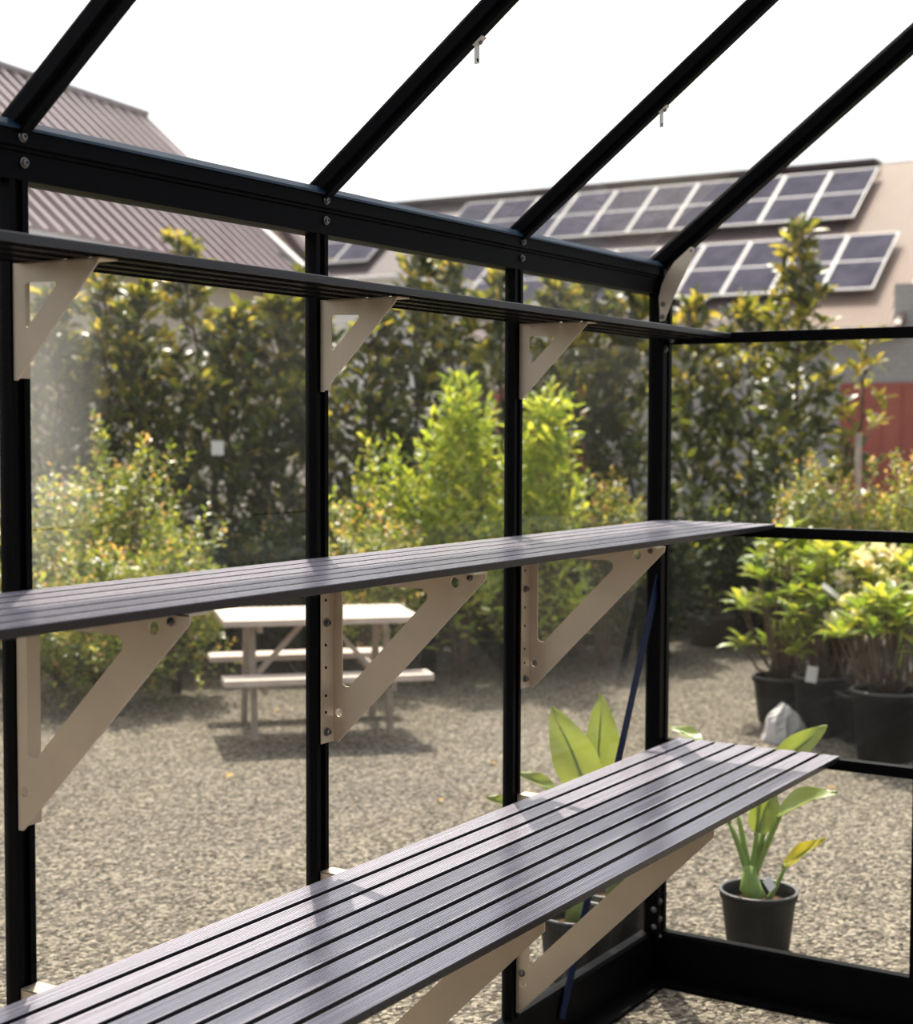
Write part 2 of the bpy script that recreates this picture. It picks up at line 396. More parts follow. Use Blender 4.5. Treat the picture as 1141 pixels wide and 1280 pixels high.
def shrub(x, y, H, Rr, label, group, name='shrub', n=420, L0=.034, mats=('lf_shrub', 'lf_pink'), tip=.35, shape='round', z0=.1, ratio=.48, per=9, pot=0, cat='shrub', stems=9, out=.5, mat_frac=None):
    root = thing(name, (x, y, 0), label, cat, group)
    H = H-(.11 if shape == 'cone' else .09)
    st = MB(); c0 = np.array([x, y, 0])
    zb = z0*H
    for k in range(stems):
        an = 2*math.pi*k/stems+RNG.random(); r = Rr*RNG.uniform(.2, .7)
        st.tube([c0+np.array([.02*math.cos(an), .02*math.sin(an), .02]), c0+np.array([r*.5*math.cos(an), r*.5*math.sin(an), H*.4]), c0+np.array([r*math.cos(an), r*math.sin(an), H*.8])], [.010, .007, .003], 5)
    st.build('stems', M['bark'], root, True)
    P = [[], []]; D = [[], []]
    for i in range(n):
        u = rnd(1)[0]; rr = RNG.random()**.42
        q = u*rr
        if shape == 'cone':
            t = RNG.random()**.85; an = RNG.random()*6.283; rad = Rr*(1-t)**.6*math.sqrt(RNG.random())*(1+.30*math.sin(3*an+7*t))
            p = c0+np.array([rad*math.cos(an), rad*math.sin(an), zb+(H-zb)*t*.95]); u = unit(np.array([math.cos(an), math.sin(an), .6]))
        else:
            lump = 1+.26*math.sin(u[0]*5+x*3)*math.cos(u[1]*6+y)+.16*math.sin(u[2]*9+u[0]*4)
            p = c0+np.array([q[0]*Rr*lump, q[1]*Rr*lump, zb+(H-zb)*(.5+.48*q[2]*lump)])
        sd = unit(u*out+UP*.9+rnd(1)[0]*.35); ln = L0*per*.34*RNG.uniform(.7, 1.3)
        side = unit(np.cross(sd, rnd(1)[0])); o2 = np.cross(sd, side)
        for k in range(per):
            s = k/(per-1); an = k*2.4
            e = unit(sd*(.35+.5*s)+(side*math.cos(an)+o2*math.sin(an))*(1-.35*s))
            j = 1 if (s > .62 and RNG.random() < tip and rr > .55) else 0
            P[j].append(p+sd*ln*s); D[j].append(e)
    for j, nm in ((0, 'foliage'), (1, 'young_leaves')):
        m_ = len(P[j])
        if m_: leaf_mesh(nm, M[mats[j]], P[j], D[j], UP+rnd(m_)*.7, L0*RNG.uniform(.7, 1.3, m_), L0*ratio*RNG.uniform(.8, 1.2, m_), root)
    if pot: pot_parts(root, (x, y, 0), pot, pot*.8, pot*1.5, rim=False)
    return root

def rhodo(x, y, H, Rr, nw, label, group, potr, poth, L0=.11, blossom=False, tagpos=None, mat='lf_rhodo', zlow=.4, lean=(0, 0)):
    root = thing('potted_rhododendron', (x, y, 0), label, 'potted plant', group)
    pot_parts(root, (x, y, 0), potr, potr*.82, poth)
    st = MB(); P = []; D = []; PB = []; DB = []
    for i in range(nw):
        an = i*2.39996; q = math.sqrt((i+.5)/nw)
        p = np.array([x+lean[0]+Rr*q*math.cos(an), y+lean[1]+Rr*q*math.sin(an), poth+(H-poth)*(1-(1-zlow)*q*q*RNG.uniform(.6, 1.2))])
        b = np.array([x+.03*math.cos(an), y+.03*math.sin(an), poth*.85])
        st.tube([b, (b+p)/2+np.array([.3*Rr*q*math.cos(an)*.3, .3*Rr*q*math.sin(an)*.3, -.02]), p], [.008, .006, .0035], 5)
        for ring, (m_, upz) in enumerate(((7, .35), (5, 1.1))):
            for k in range(m_):
                a2 = 2*math.pi*k/m_+ring*.4+i
                P.append(p+UP*.012*ring-UP*.02*RNG.random()); D.append(unit(np.array([math.cos(a2), math.sin(a2), upz+RNG.uniform(-.25, .3)])))
        if blossom:
            for k in range(26):
                PB.append(p+UP*.05+rnd(1)[0]*.03); DB.append(rnd(1)[0]+UP*.4)
    st.build('stems', M['bark'], root, True)
    n = len(P); leaf_mesh('foliage', M[mat], P, D, UP+rnd(n)*.3, L0*RNG.uniform(.75, 1.2, n), L0*.36*RNG.uniform(.85, 1.15, n), root, .2)
    if blossom: n = len(PB); leaf_mesh('blossoms', M['lf_blossom'], PB, DB, rnd(n), .04, .032, root)
    if tagpos is not None:
        p = np.array(tagpos[0]); q = np.array(tagpos[1])
        MB().bar(p, q, tagpos[2], .002, up=UP-CF*.8).build('plant_tag', M['tag'], root)
    return root

# ================================================================== SETTING
# ground (one gravel yard; the greenhouse stands straight on it)
g = MB().add([(-9, -9, 0), (60, -9, 0), (60, 60, 0), (-9, 60, 0)], [(0, 1, 2, 3)]).build('ground', M['gravel'])
tag(g, 'beige-grey gravel yard running under the greenhouse', 'ground', kind='structure')

XP = [-2.79, -2.10, -1.411, -.721]
# ---- side wall
wl = thing('wall_left', (0, 0, 0), 'black aluminium side wall frame with evenly spaced glazing posts carrying the shelves', 'wall', kind='structure')
prof = [(-.017, .0125), (.017, .0125), (.017, -.0125), (.0065, -.0125), (.0065, -.006), (-.0065, -.006), (-.0065, -.0125), (-.017, -.0125)]
def hexbolt(p, nrm, r=.0056, h=.005):
    """bolt head with a washer and shank along nrm ('y-' or 'x-')"""
    ax = 'y' if nrm[0] == 'y' else 'x'; s = -1 if nrm[1] == '-' else 1
    mb = MB(); mb.lathe(p, [(r*1.35, 0), (r*1.35, s*.0015), (r*1.02, s*.002)], 16, ax)
    mb.lathe(p, [(r, s*.001), (r, s*h), (r*.72, s*(h+.0012)), (r*.5, s*(h+.0012)), (r*.45, s*(h-.002)), (.0, s*(h-.002))], 6, ax)
    return mb
for x in XP:
    o = MB().prism(prof, lambda u, v, t, x=x: (x+u, v, t), 0.0, 1.80).build('post', M['black'], wl)
    hexbolt((x+.008, -.0145, 1.766), 'y-').build('bolt', M['steel'], o)
cp = [(-.030, .010), (.023, .010), (.023, -.030), (.008, -.030), (.008, -.022), (-.008, -.022), (-.008, -.030), (-.030, -.030)]
o = MB().prism(cp, lambda u, v, t: (u, v, t), 0.0, 1.82).build('corner_post', M['black'], wl)
for (yy, zz) in ((-.030, 1.700), (-.030, 1.605), (-.030, .205), (-.030, .160), (-.030, .115)):
    hexbolt((-.018, yy, zz), 'y-', .006).build('bolt', M['steel'], o)
for zz in (.185, .14):
    hexbolt((-.030, -.020, zz), 'x-', .006).build('bolt', M['steel'], o)
ev = [(.03, 1.742), (-.0135, 1.742), (-.0135, 1.779), (-.0175, 1.781), (-.0175, 1.7845), (-.0225, 1.787), (-.0225, 1.811), (.03, 1.811)]
eb = MB().prism(ev, lambda u, v, t: (t, u, v), -3.2, .02).build('eave_beam', M['black'], wl)
cap = [(.036, 1.811), (-.0265, 1.8085), (-.0265, 1.8125), (-.021, 1.821), (.036, 1.829)]
MB().prism(cap, lambda u, v, t: (t, u, v), -3.2, .02).build('eave_seal', M['navy'], eb)
for x in XP:
    hexbolt((x-.002, -.0225, 1.799), 'y-').build('bolt', M['steel'], eb)
br = [(.0135, 0.0), (-.062, 0.0), (-.062, .010), (-.0135, .012), (-.0135, .118), (-.010, .127), (.0135, .127)]  # inner foot lip added in black to darken the floor along the wall
MB().prism(br, lambda u, v, t: (t, u, v), -3.2, -.030).build('base_rail', M['black'], wl)
MB().bar((-.008, -.018, 1.052), (-.520, -.018, .06), .0275, .004, up=(0, 1, 0)).build('diagonal_brace', M['brace'], wl)

# ---- end wall
we = thing('wall_right', (0, 0, 0), 'black aluminium end wall frame with horizontal rails beyond the shelf ends', 'wall', kind='structure')
for nm, z0, z1 in (('top_rail', 1.6165, 1.6425), ('middle_rail', 1.143, 1.1695), ('lower_rail', .595, .6215)):
    o = MB().prism([(.0125, z0), (-.0125, z0), (-.0125, z1), (.0125, z1)], lambda u, v, t: (u, t, v), -2.5, -.030).build(nm, M['black'], we, bevel=.0015)
    if nm == 'top_rail': hexbolt((-.0125, -.045, 1.628), 'x-', .006).build('bolt', M['steel'], o)
MB().prism([(.0135, 0.0), (-.062, 0.0), (-.062, .010), (-.0135, .012), (-.0135, .118), (-.010, .127), (.0135, .127)], lambda u, v, t: (u, t, v), -2.5, -.030).build('base_rail', M['black'], we)  # same added black foot lip, standing in for shade on the floor
for yy, zt in ((-.681, 2.30), (-1.40, 2.62)):
    MB().prism(prof, lambda u, v, t, yy=yy: (v, yy+u, t), .12, zt).build('post', M['black'], we)
gp = [(-.019, 1.731), (-.022, 1.700), (-.0225, 1.673), (-.035, 1.675), (-.046, 1.700), (-.057, 1.727), (-.078, 1.768), (-.099, 1.808), (-.113, 1.842), (-.112, 1.850), (-.104, 1.853), (-.085, 1.838), (-.060, 1.818), (-.040, 1.790), (-.026, 1.762)]
o = poly_plate(gp, [circ(-.030, 1.684, .0035, 10), circ(-.104, 1.843, .0035, 10)], -.0365, -.034).build('corner_gusset', M['alu'], we)
hexbolt((-.0365, -.031, 1.715), 'x-', .005).build('bolt', M['steel'], o)
hexbolt((-.0365, -.029, 1.684), 'x-', .005).build('bolt', M['steel'], o)

# ---- roof frame
ce = thing('ceiling', (0, 0, 0), 'black aluminium roof frame of sloping rafters over the shelves', 'roof', kind='structure')
SL = .765; dn = math.hypot(1, SL); RD = np.array([0, -1/dn, SL/dn]); RN = np.array([0, SL/dn, 1/dn])
def rz(y): return 1.800+SL*(-y-.010)
def rafter(x, w, d):
    pr = [(-w/2, d/2), (w/2, d/2), (w/2, -d*.15), (w*.24, -d*.2), (w*.24, -d/2), (-w*.24, -d/2), (-w*.24, -d*.2), (-w/2, -d*.15)]
    p0 = np.array([x, -.012, rz(-.012)+.014]); ln = 1.238*dn
    return MB().prism(pr, lambda u, v, t: p0+np.array([u, 0, 0])+RN*v+RD*t, -.012, ln).build('rafter', M['black'], ce)
for x in XP: rafter(x, .036, .036)
rafter(-.010, .056, .044)
MB().bar((-3.2, -1.25, rz(-1.25)+.01), (.02, -1.25, rz(-1.25)+.01), .05, .09).build('ridge_beam', M['black'], ce)

# ---- glass
wi = 0
def win(mb, mat, label):
    global wi
    wi += 1
    o = mb.build('window_%d' % wi, mat); tag(o, label, 'window', kind='structure'); return o
edges = [-3.2]+XP+[0.0]
bays = ['leftmost sliver bay', 'first bay with the hazy left corner', 'bay in front of the picnic table', 'narrow bay beside the corner post']
for i in range(4):
    a = XP[i]+.015; b = (XP[i+1]-.015) if i < 3 else -.028
    zj = 1.258
    mb = MB().box((a, .003, .12), (b, .0065, zj-.001)).box((a, .003, zj+.001), (b, .0065, 1.745))
    win(mb, M['glass_smear' if i == 1 else 'glass'], 'dusty clear side wall glass in the '+bays[i])
for a, b, nm in ((.125, .597, 'between base and lower rail'), (.620, 1.145, 'between lower and middle rail'), (1.168, 1.618, 'between middle and top rail')):
    win(MB().box((.002, -.665, a), (.0055, -.026, b)), M['glass_clean'], 'clear end wall glass '+nm)
win(MB().add([(x, y, z) for x in (.002, .0055) for y, z in ((-.026, 1.641), (-.665, 1.641), (-.665, rz(-.665)+.02), (-.026, rz(-.026)+.02))],
             [(0, 1, 2, 3), (7, 6, 5, 4), (0, 4, 5, 1), (1, 5, 6, 2), (2, 6, 7, 3), (3, 7, 4, 0)]), M['glass_clean'], 'sloped gable glass above the end wall top rail')
for i in range(4):
    a = XP[i]; b = XP[i+1] if i < 3 else -.012
    p = []
    for off in (.014, .0175):
        for x, y in ((a, .02), (b, .02), (b, -1.24), (a, -1.24)):
            p.append(np.array([x, y, rz(y)+.014])+RN*off)
    win(MB().add(p, [(0, 1, 2, 3), (7, 6, 5, 4), (0, 4, 5, 1), (1, 5, 6, 2), (2, 6, 7, 3), (3, 7, 4, 0)]), M['roofglass'],
        'sloping roof glass '+['left of the leftmost rafter', 'between leftmost and second rafter', 'between the two clipped rafters', 'between the clipped rafter and gable rafter'][i])

# ================================================================== SHELVES
def slat_prof(y0, y1, zt, th, ribs):
    w = y1-y0; pts = [(y0, zt-th), (y0, zt-.0012)]
    for k in range(ribs):
        a = y0+w*k/ribs; b = y0+w*(k+1)/ribs
        pts += [(a+(b-a)*.14, zt), (a+(b-a)*.86, zt), (b, zt-.0012)]
    pts += [(y1, zt-th), (y1-.0025, zt-th), (y1-.0025, zt-.004), (y0+.0025, zt-.004), (y0+.0025, zt-th)]
    return pts
def slats(name, n, yf, yb, zt, th, gap, x0, x1, parent, ribs=8):
    pitch = (yb-yf+gap)/n; mb = MB()
    for k in range(n):
        a = yf+pitch*k
        mb.prism(slat_prof(a, a+pitch-gap, zt, th, ribs), lambda u, v, t: (t, u, v), x0, x1)
    return mb.build(name, M['shelf'], parent)

def bracket_mid(xp, flange_dir, parent):
    outer = [(-.0140, .842), (-.0225, .842), (-.331, 1.152), (-.333, 1.164), (-.0140, 1.164)]
    cut = [(-.0335, 1.124), (-.0335, .951), (-.040, .945), (-.049, .945), (-.2140, 1.1105), (-.2140, 1.122), (-.205, 1.129), (-.040, 1.129)]
    x1 = xp+.003
    o = poly_plate(outer, [cut, circ(-.0265, .897, .0075), circ(-.270, 1.143, .009)], xp, x1).build('bracket', M['alu'], parent, bevel=.0006)
    a, b = (xp-.038, xp) if flange_dir < 0 else (x1, x1+.038)
    MB().box((a, -.0140, .845), (b, -.0165, 1.164)).build('flange', M['alu'], o, bevel=.0008)
    MB().box((a if flange_dir < 0 else xp, -.030, 1.1615), (b, -.331, 1.1643)).build('shelf_flange', M['alu'], o)
    xc = (a+b)/2
    if flange_dir < 0:
        for zz in (1.060, .865):
            hexbolt((xc-.004, -.0165, zz), 'y-', .006, .007).build('bolt', M['steel'], o)
        for zz in (1.10, 1.02, .98, .93, .90):
            MB().lathe((xc-.006, -.0166, zz), [(.0028, 0), (.0028, -.0006)], 10, 'y').build('slot_hole', M['black'], o)
    hexbolt((xp, -.300, 1.153), 'x-', .0045, .004).build('bolt', M['steel'], o)
    return o
def bracket_top(xp, parent):
    outer = [(-.0140, 1.467), (-.020, 1.467), (-.172, 1.618), (-.176, 1.6265), (-.0140, 1.6265)]
    cut = [(-.037, 1.597), (-.037, 1.541), (-.041, 1.538), (-.0965, 1.592), (-.096, 1.598), (-.041, 1.600)]
    o = poly_plate(outer, [cut], xp, xp+.003).build('bracket', M['alu'], parent, bevel=.0006)
    MB().box((xp, -.030, 1.6238), (xp+.032, -.180, 1.6268)).build('shelf_flange', M['alu'], o, bevel=.001)
    MB().box((xp+.003, -.0140, 1.470), (xp+.028, -.0165, 1.6265)).build('flange', M['alu'], o)
    for yy in (-.075, -.125):
        MB().lathe((xp+.016, yy, 1.6240), [(.0045, 0), (.0045, -.0035), (.0025, -.0045)], 8, 'z').build('bolt', M['steel'], o)
    return o
def bracket_low(xp, parent):
    outer = [(-.0140, .138), (-.022, .140), (-.468, .588), (-.468, .6165), (-.0140, .6165)]
    cut = [(-.045, .245), (-.355, .556), (-.355, .585), (-.045, .585)]
    o = poly_plate(outer, [cut, circ(-.030, .205, .008), circ(-.405, .585, .010)], xp, xp+.003).build('bracket', M['alu'], parent, bevel=.0006)
    MB().box((xp, -.0145, .6140), (xp+.034, -.466, .6172)).build('shelf_flange', M['alu'], o, bevel=.0008)
    MB().box((xp+.003, -.0140, .142), (xp+.034, -.0165, .614)).build('flange', M['alu'], o)
    hexbolt((xp, -.028, .228), 'x-', .006).build('bolt', M['steel'], o)
    return o

sh = thing('wall_shelf', (-1.5, -.1, 1.64), 'narrow black slatted top shelf just under the eave beam', 'shelf', 'slatted shelves on the side wall')
slats('slatted_top', 4, -.203, -.019, 1.6395, .0125, .008, -3.1, -.012, sh, 7)
for x in (-2.114, -1.419, -.7215): bracket_top(x, sh)
for x in (-.075, -.045):
    for yy in (-.06, -.13):
        pass
sh = thing('wall_shelf', (-1.5, -.17, 1.177), 'dark slatted middle shelf on tall triangular brackets at chest height', 'shelf', 'slatted shelves on the side wall')
slats('slatted_top', 6, -.322, -.020, 1.177, .0125, .009, -3.1, -.012, sh, 8)
bracket_mid(-2.115, +1, sh); bracket_mid(-1.383, -1, sh); bracket_mid(-.672, -1, sh)
sh = thing('potting_bench', (-1.5, -.28, .63), 'wide low slatted bench of eight grooved charcoal slats in the foreground', 'bench', 'slatted shelves on the side wall')
slats('slatted_top', 8, -.489, -.075, .630, .0128, .0115, -3.1, -.011, sh, 9)
for x in (-2.114, -1.421, -.721): bracket_low(x, sh)

# roof clips
def clip(x, y, label):
    z = rz(y)+.014; p = np.array([x+.004, y, z])-RN*.0185
    o = thing('hanging_clip', p, label, 'clip', 'small clips on the rafters')
    MB().obox(p-RN*.0012, (RD, (1, 0, 0), RN), (.011, .008, .0012)).build('clip_base', M['clip'], o, bevel=.0008)
    MB().tube([p-RN*.002, p-RN*.006], .0035, 10).build('screw', M['steel'], o)
    q = p+RD*(-.010)-RN*.002
    MB().obox(q-np.array([-.004, 0, .013]), ((0, 0, 1), (1, 0, .25), (0, 1, 0)), (.015, .0075, .0011)).build('clip_tab', M['clip'], o, bevel=.0008)
    c = q-np.array([-.004, 0.0015, .022])
    MB().lathe(c, [(.0032, 0), (.0032, .0004)], 10, 'y').build('tab_hole', M['black'], o)
clip(-1.411, -.318, 'small silver hook clip under the second rafter from the left')
clip(-.721, -.330, 'small silver hook clip under the third rafter from the left')

# ================================================================== PICNIC TABLE
U = unit(np.array([.72, -.70, 0])); Vv = unit(np.array([.70, .72, 0]))
TC = np.array([2.18, 2.74, 0])
def tp(u, v, z): return TC+U*u+Vv*v+np.array([0, 0, z])
tb = thing('picnic_table', TC, 'small pale timber picnic table with attached benches standing on the gravel', 'table')
mb = MB()
for k in range(4): mb.obox(tp(0, -.27+.135*(k+.5), .538), (U, Vv, (0, 0, 1)), (.45, .0645, .014))
mb.build('tabletop', M['wood'], tb, bevel=.003)
for s in (-1, 1): MB().obox(tp(0, s*.375, .300), (U, Vv, (0, 0, 1)), (.465, .08, .014)).build('bench_seat', M['wood'], tb, bevel=.003)
for a in (-1, 1):
    for s in (-1, 1):
        MB().bar(tp(a*.31, s*.235, .0), tp(a*.31, s*.10, .524), .045, .028, up=U).build('leg', M['woodleg'], tb, bevel=.002)
    MB().bar(tp(a*.285, -.44, .268), tp(a*.285, .44, .268), .022, .045).build('seat_support', M['woodleg'], tb)
    MB().bar(tp(a*.285, -.24, .510), tp(a*.285, .24, .510), .022, .035).build('top_support', M['woodleg'], tb)
    MB().bar(tp(a*.27, 0, .275), tp(a*.05, 0, .515), .03, .022).build('brace', M['wood'], tb)

# ================================================================== BUILDINGS
# left house with a ribbed steel roof
th_ = R_(10); HH = np.array([math.cos(th_), math.sin(th_), 0]); HN = np.array([math.sin(th_), -math.cos(th_), 0])
E0 = at(379, 347, 16.0); PH = R_(42)
def hp(h, n, z): p = E0+HH*h+HN*n; return np.array([p[0], p[1], z])
ez = float(E0[2]); RUN = 1.92; rzl = ez+RUN*math.tan(PH)
house = thing('house', hp(-4, -2, 0), 'cream house with a steep ribbed mauve roof behind the tall trees', 'building')
mb = MB(); Lh = 11.0; pitch = .2; k = 0; pr = []
hh = -Lh
while hh < -.001:
    pr += [(hh, 0), (hh+.105, 0), (hh+.115, .08), (hh+.160, .08)]; hh += pitch
pr.append((0, 0))
dslope = np.array([-HN[0]*math.cos(PH), -HN[1]*math.cos(PH), math.sin(PH)]); nslope = np.array([HN[0]*math.sin(PH), HN[1]*math.sin(PH), math.cos(PH)])
ls = RUN/math.cos(PH)
vs = []; fs = []
for t in (-.15, ls):
    for h, d in pr: vs.append(E0+HH*h+dslope*t+nslope*d)
for t in (-.15, ls):
    for h, d in pr: vs.append(E0+HH*h+dslope*t+nslope*(d-.012))
n_ = len(pr)
for i in range(n_-1):
    fs.append((i, i+1, n_+i+1, n_+i)); fs.append((2*n_+i, 3*n_+i, 3*n_+i+1, 2*n_+i+1))
    fs.append((i, 2*n_+i, 2*n_+i+1, i+1)); fs.append((n_+i, n_+i+1, 3*n_+i+1, 3*n_+i))
mb.add(vs, fs).build('roof', M['roof_mauve'], house)
# far slope
a = hp(-Lh, -RUN, rzl); b = hp(0, -RUN, rzl); c = hp(0, -2*RUN-.1, ez-.1); d = hp(-Lh, -2*RUN-.1, ez-.1)
MB().add([a, b, c, d]+[p-np.array([0, 0, .03]) for p in (a, b, c, d)], [(0, 1, 2, 3), (7, 6, 5, 4), (0, 4, 5, 1), (1, 5, 6, 2), (2, 6, 7, 3), (3, 7, 4, 0)]).build('rear_roof', M['roof_mauve'], house)
MB().bar(hp(-Lh, -RUN, rzl+.06), hp(-.02, -RUN, rzl+.06), .20, .05).build('ridge_cap', M['roof_mauve'], house)
# walls
MB().obox(hp(-Lh/2, -2.05, ez/2-.06), (HH, HN, (0, 0, 1)), (Lh/2, 1.95, ez/2-.06)).build('wall', M['cream'], house)
# lower cream gable wing showing beyond the roof end, with a dark barge edge
def onh(px, py, h):
    d = ray(px, py); t = ((E0+HH*h-CAM)@HH)/(d@HH); p = CAM+d*t; return float((p-E0)@HN), float(p[2])
g1, g2 = onh(345, 274, .5), onh(392, 334, .5)
gs = (g1[1]-g2[1])/(g1[0]-g2[0]); na = onh(322, 244, .5)[0]; za = g2[1]+gs*(na-g2[0]); nb_ = g2[0]+.12; zb_ = g2[1]+gs*.12
MB().prism([(nb_, 0), (nb_, zb_), (na, za), (2*na-nb_, zb_), (2*na-nb_, 0)], lambda u, v, t: hp(t, u, v), .5, .75).build('wing_wall', M['cream'], house)
for n0 in (nb_+.15, 2*na-nb_-.15):
    MB().bar(hp(.44, n0, za+gs*(nb_+.15-na)+.05), hp(.44, na, za+.05), .20, .09).build('barge_board', M['roof_brown'], house)
MB().obox(hp(-.1, .02, ez/2-.1), (HH, HN, (0, 0, 1)), (.62, .04, ez/2-.1)).build('corner_wall', M['cream'], house)
MB().bar(hp(-.04, .12, ez+.03), hp(-.04, -RUN, rzl+.05), .13, .03).build('flashing', M['white'], house)
MB().bar(hp(-Lh, .16, ez-.13), hp(0, .16, ez-.13), .1, .1).build('gutter', M['white'], house)

# long shed with solar panels
X0, Z0, PB = 22.8, 3.33, R_(37); XR = 27.30
shed = thing('long_building', (25, 13, 0), 'long grey block building with a brown steel roof carrying solar panels', 'building')
sd_ = np.array([math.cos(PB), 0, math.sin(PB)]); sn = np.array([-math.sin(PB), 0, math.cos(PB)])
def rp(x, y, off=0): return np.array([x, y, Z0+(x-X0)*math.tan(PB)])+sn*off
def roofsheet(y0, y1):
    mb = MB(); pr = []; y = y0
    while y < y1-.001: pr += [(y, 0), (y+.05, .018)]; y += .1
    pr.append((y1, 0)); vs = []; fs = []; n = len(pr)
    for x in (X0-.25, XR):
        for yy, d in pr: vs.append(rp(x, yy, d-.02))
    for x in (X0-.25, XR):
        for yy, d in pr: vs.append(rp(x, yy, d-.04))
    for i in range(n-1):
        fs += [(i, n+i, n+i+1, i+1), (2*n+i, 2*n+i+1, 3*n+i+1, 3*n+i), (i, i+1, 2*n+i+1, 2*n+i), (n+i, 3*n+i, 3*n+i+1, n+i+1)]
    return mb.add(vs, fs)
roofsheet(7.9, 34.0).build('roof', M['roof_brown'], shed)  # panel shade on the roof painted in as darker brown
roofsheet(6.1, 7.9).build('roof_lit_end', M['roof_tan_sunlit'], shed)  # same roof; its sunlit end painted as lighter tan
zr_ = Z0+(XR-X0)*math.tan(PB)
a, b = (XR, 6.1, zr_), (XR, 34, zr_)
c, d = (2*XR-X0+.2, 34, Z0-.1), (2*XR-X0+.2, 6.1, Z0-.1)
MB().add([a, b, c, d]+[(p[0], p[1], p[2]-.05) for p in (a, b, c, d)], [(0, 1, 2, 3), (7, 6, 5, 4), (0, 4, 5, 1), (1, 5, 6, 2), (2, 6, 7, 3), (3, 7, 4, 0)]).build('rear_roof', M['roof_brown'], shed)
MB().bar((XR, 7.9, zr_+.03), (XR, 34, zr_+.03), .5, .08).build('ridge_cap', M['roof_brown'], shed)
MB().bar(rp(X0-.25, 6.05, .0), rp(XR, 6.05, .0), .10, .16).build('barge_board', M['roof_tan_sunlit'], shed)
MB().bar((X0-.3, 6.1, Z0-.22), (X0-.3, 34, Z0-.22), .12, .12).build('gutter', M['white'], shed)
MB().prism([(X0, 0), (X0, Z0-.05), (XR, zr_-.12), (2*XR-X0, Z0-.05), (2*XR-X0, 0)], lambda u, v, t: (u, t, v), 6.2, 34).build('wall', M['block'], shed)
# annex wall continuing to the right of the roof end
MB().box((X0-.004, 1.5, 0), (X0+4, 6.2, 3.9)).build('annex_wall', M['block'], shed)
def red_door(y0, y1, z1):
    o = MB()
    w = .35; y = y0
    o.box((X0-.02, y0, .0), (X0-.06, y1, z1))
    while y < y1-.05: o.box((X0-.06, y+.02, .05), (X0-.075, min(y+w-.02, y1-.02), z1-.05)); y += w
    return o
red_door(3.9, 7.09, 2.236).build('door', M['red'], shed)
red_door(12.0, 14.6, 2.236).build('door', M['red'], shed)
red_door(16.6, 18.8, 2.236).build('door', M['red'], shed)
# solar panels
def solar(y, x0, label, group):
    wy = .925; ls_ = 1.88; off = .14
    o = thing('solar_panel', rp(x0, y+wy/2, off), label, 'solar panel', group)
    c = rp(x0, y+wy/2, off)+sd_*ls_/2
    MB().obox(c, (sd_, (0, 1, 0), sn), (ls_/2, wy/2, .018)).build('frame', M['panel_frame'], o)
    mb = MB()
    for s in (-1, 1): mb.obox(c+sd_*s*ls_*.246+sn*.0185, (sd_, (0, 1, 0), sn), (ls_*.235, wy/2-.028, .003))
    mb.build('cells', M['cell'], o)
    mb = MB()
    mb.obox(c-sn*.0765, (sd_, (0, 1, 0), sn), (ls_*.4, .03, .058))
    mb.build('mount', M['panel_frame'], o)
ordn = ['rightmost', 'second', 'third', 'fourth', 'fifth', 'sixth', 'seventh', 'eighth', 'ninth', 'tenth', 'eleventh', 'twelfth']
for i in range(10):
    solar(7.75+.945*i, 25.42, 'dark framed solar panel, '+(ordn[i] if i == 0 else ordn[i]+' from right end')+' of the upper roof row', 'solar panels on the long roof')
for i in range(2):
    solar(18.70+.945*i, 25.10, 'solar panel at the far left roof block, '+('beside the dark roof gap' if i == 0 else 'touching the greenhouse post in view'), 'solar panels on the long roof')
for i in range(10):
    solar(6.72+.945*i, 23.38, 'dark framed solar panel, '+(ordn[i] if i == 0 else ordn[i]+' from right end')+' of the lower roof row', 'solar panels on the long roof')
# pale annex shed left, low roof
ps = on(411, 349, 0, 16.0); pe = on(492, 344, 0, 16.0)
an_ = thing('garden_shed', (16.6, float((ps[1]+pe[1])/2), 0), 'pale flat-roofed shed behind the trees, left of the solar roof', 'building')
zt_ = float(pe[2])
MB().box((16, float(pe[1]), 0), (18, float(ps[1])+.6, zt_-.06)).build('wall', M['white'], an_)
MB().box((15.9, float(pe[1])-.08, zt_-.06), (18.1, float(ps[1])+.7, zt_)).build('roof', M['white'], an_, bevel=.02)

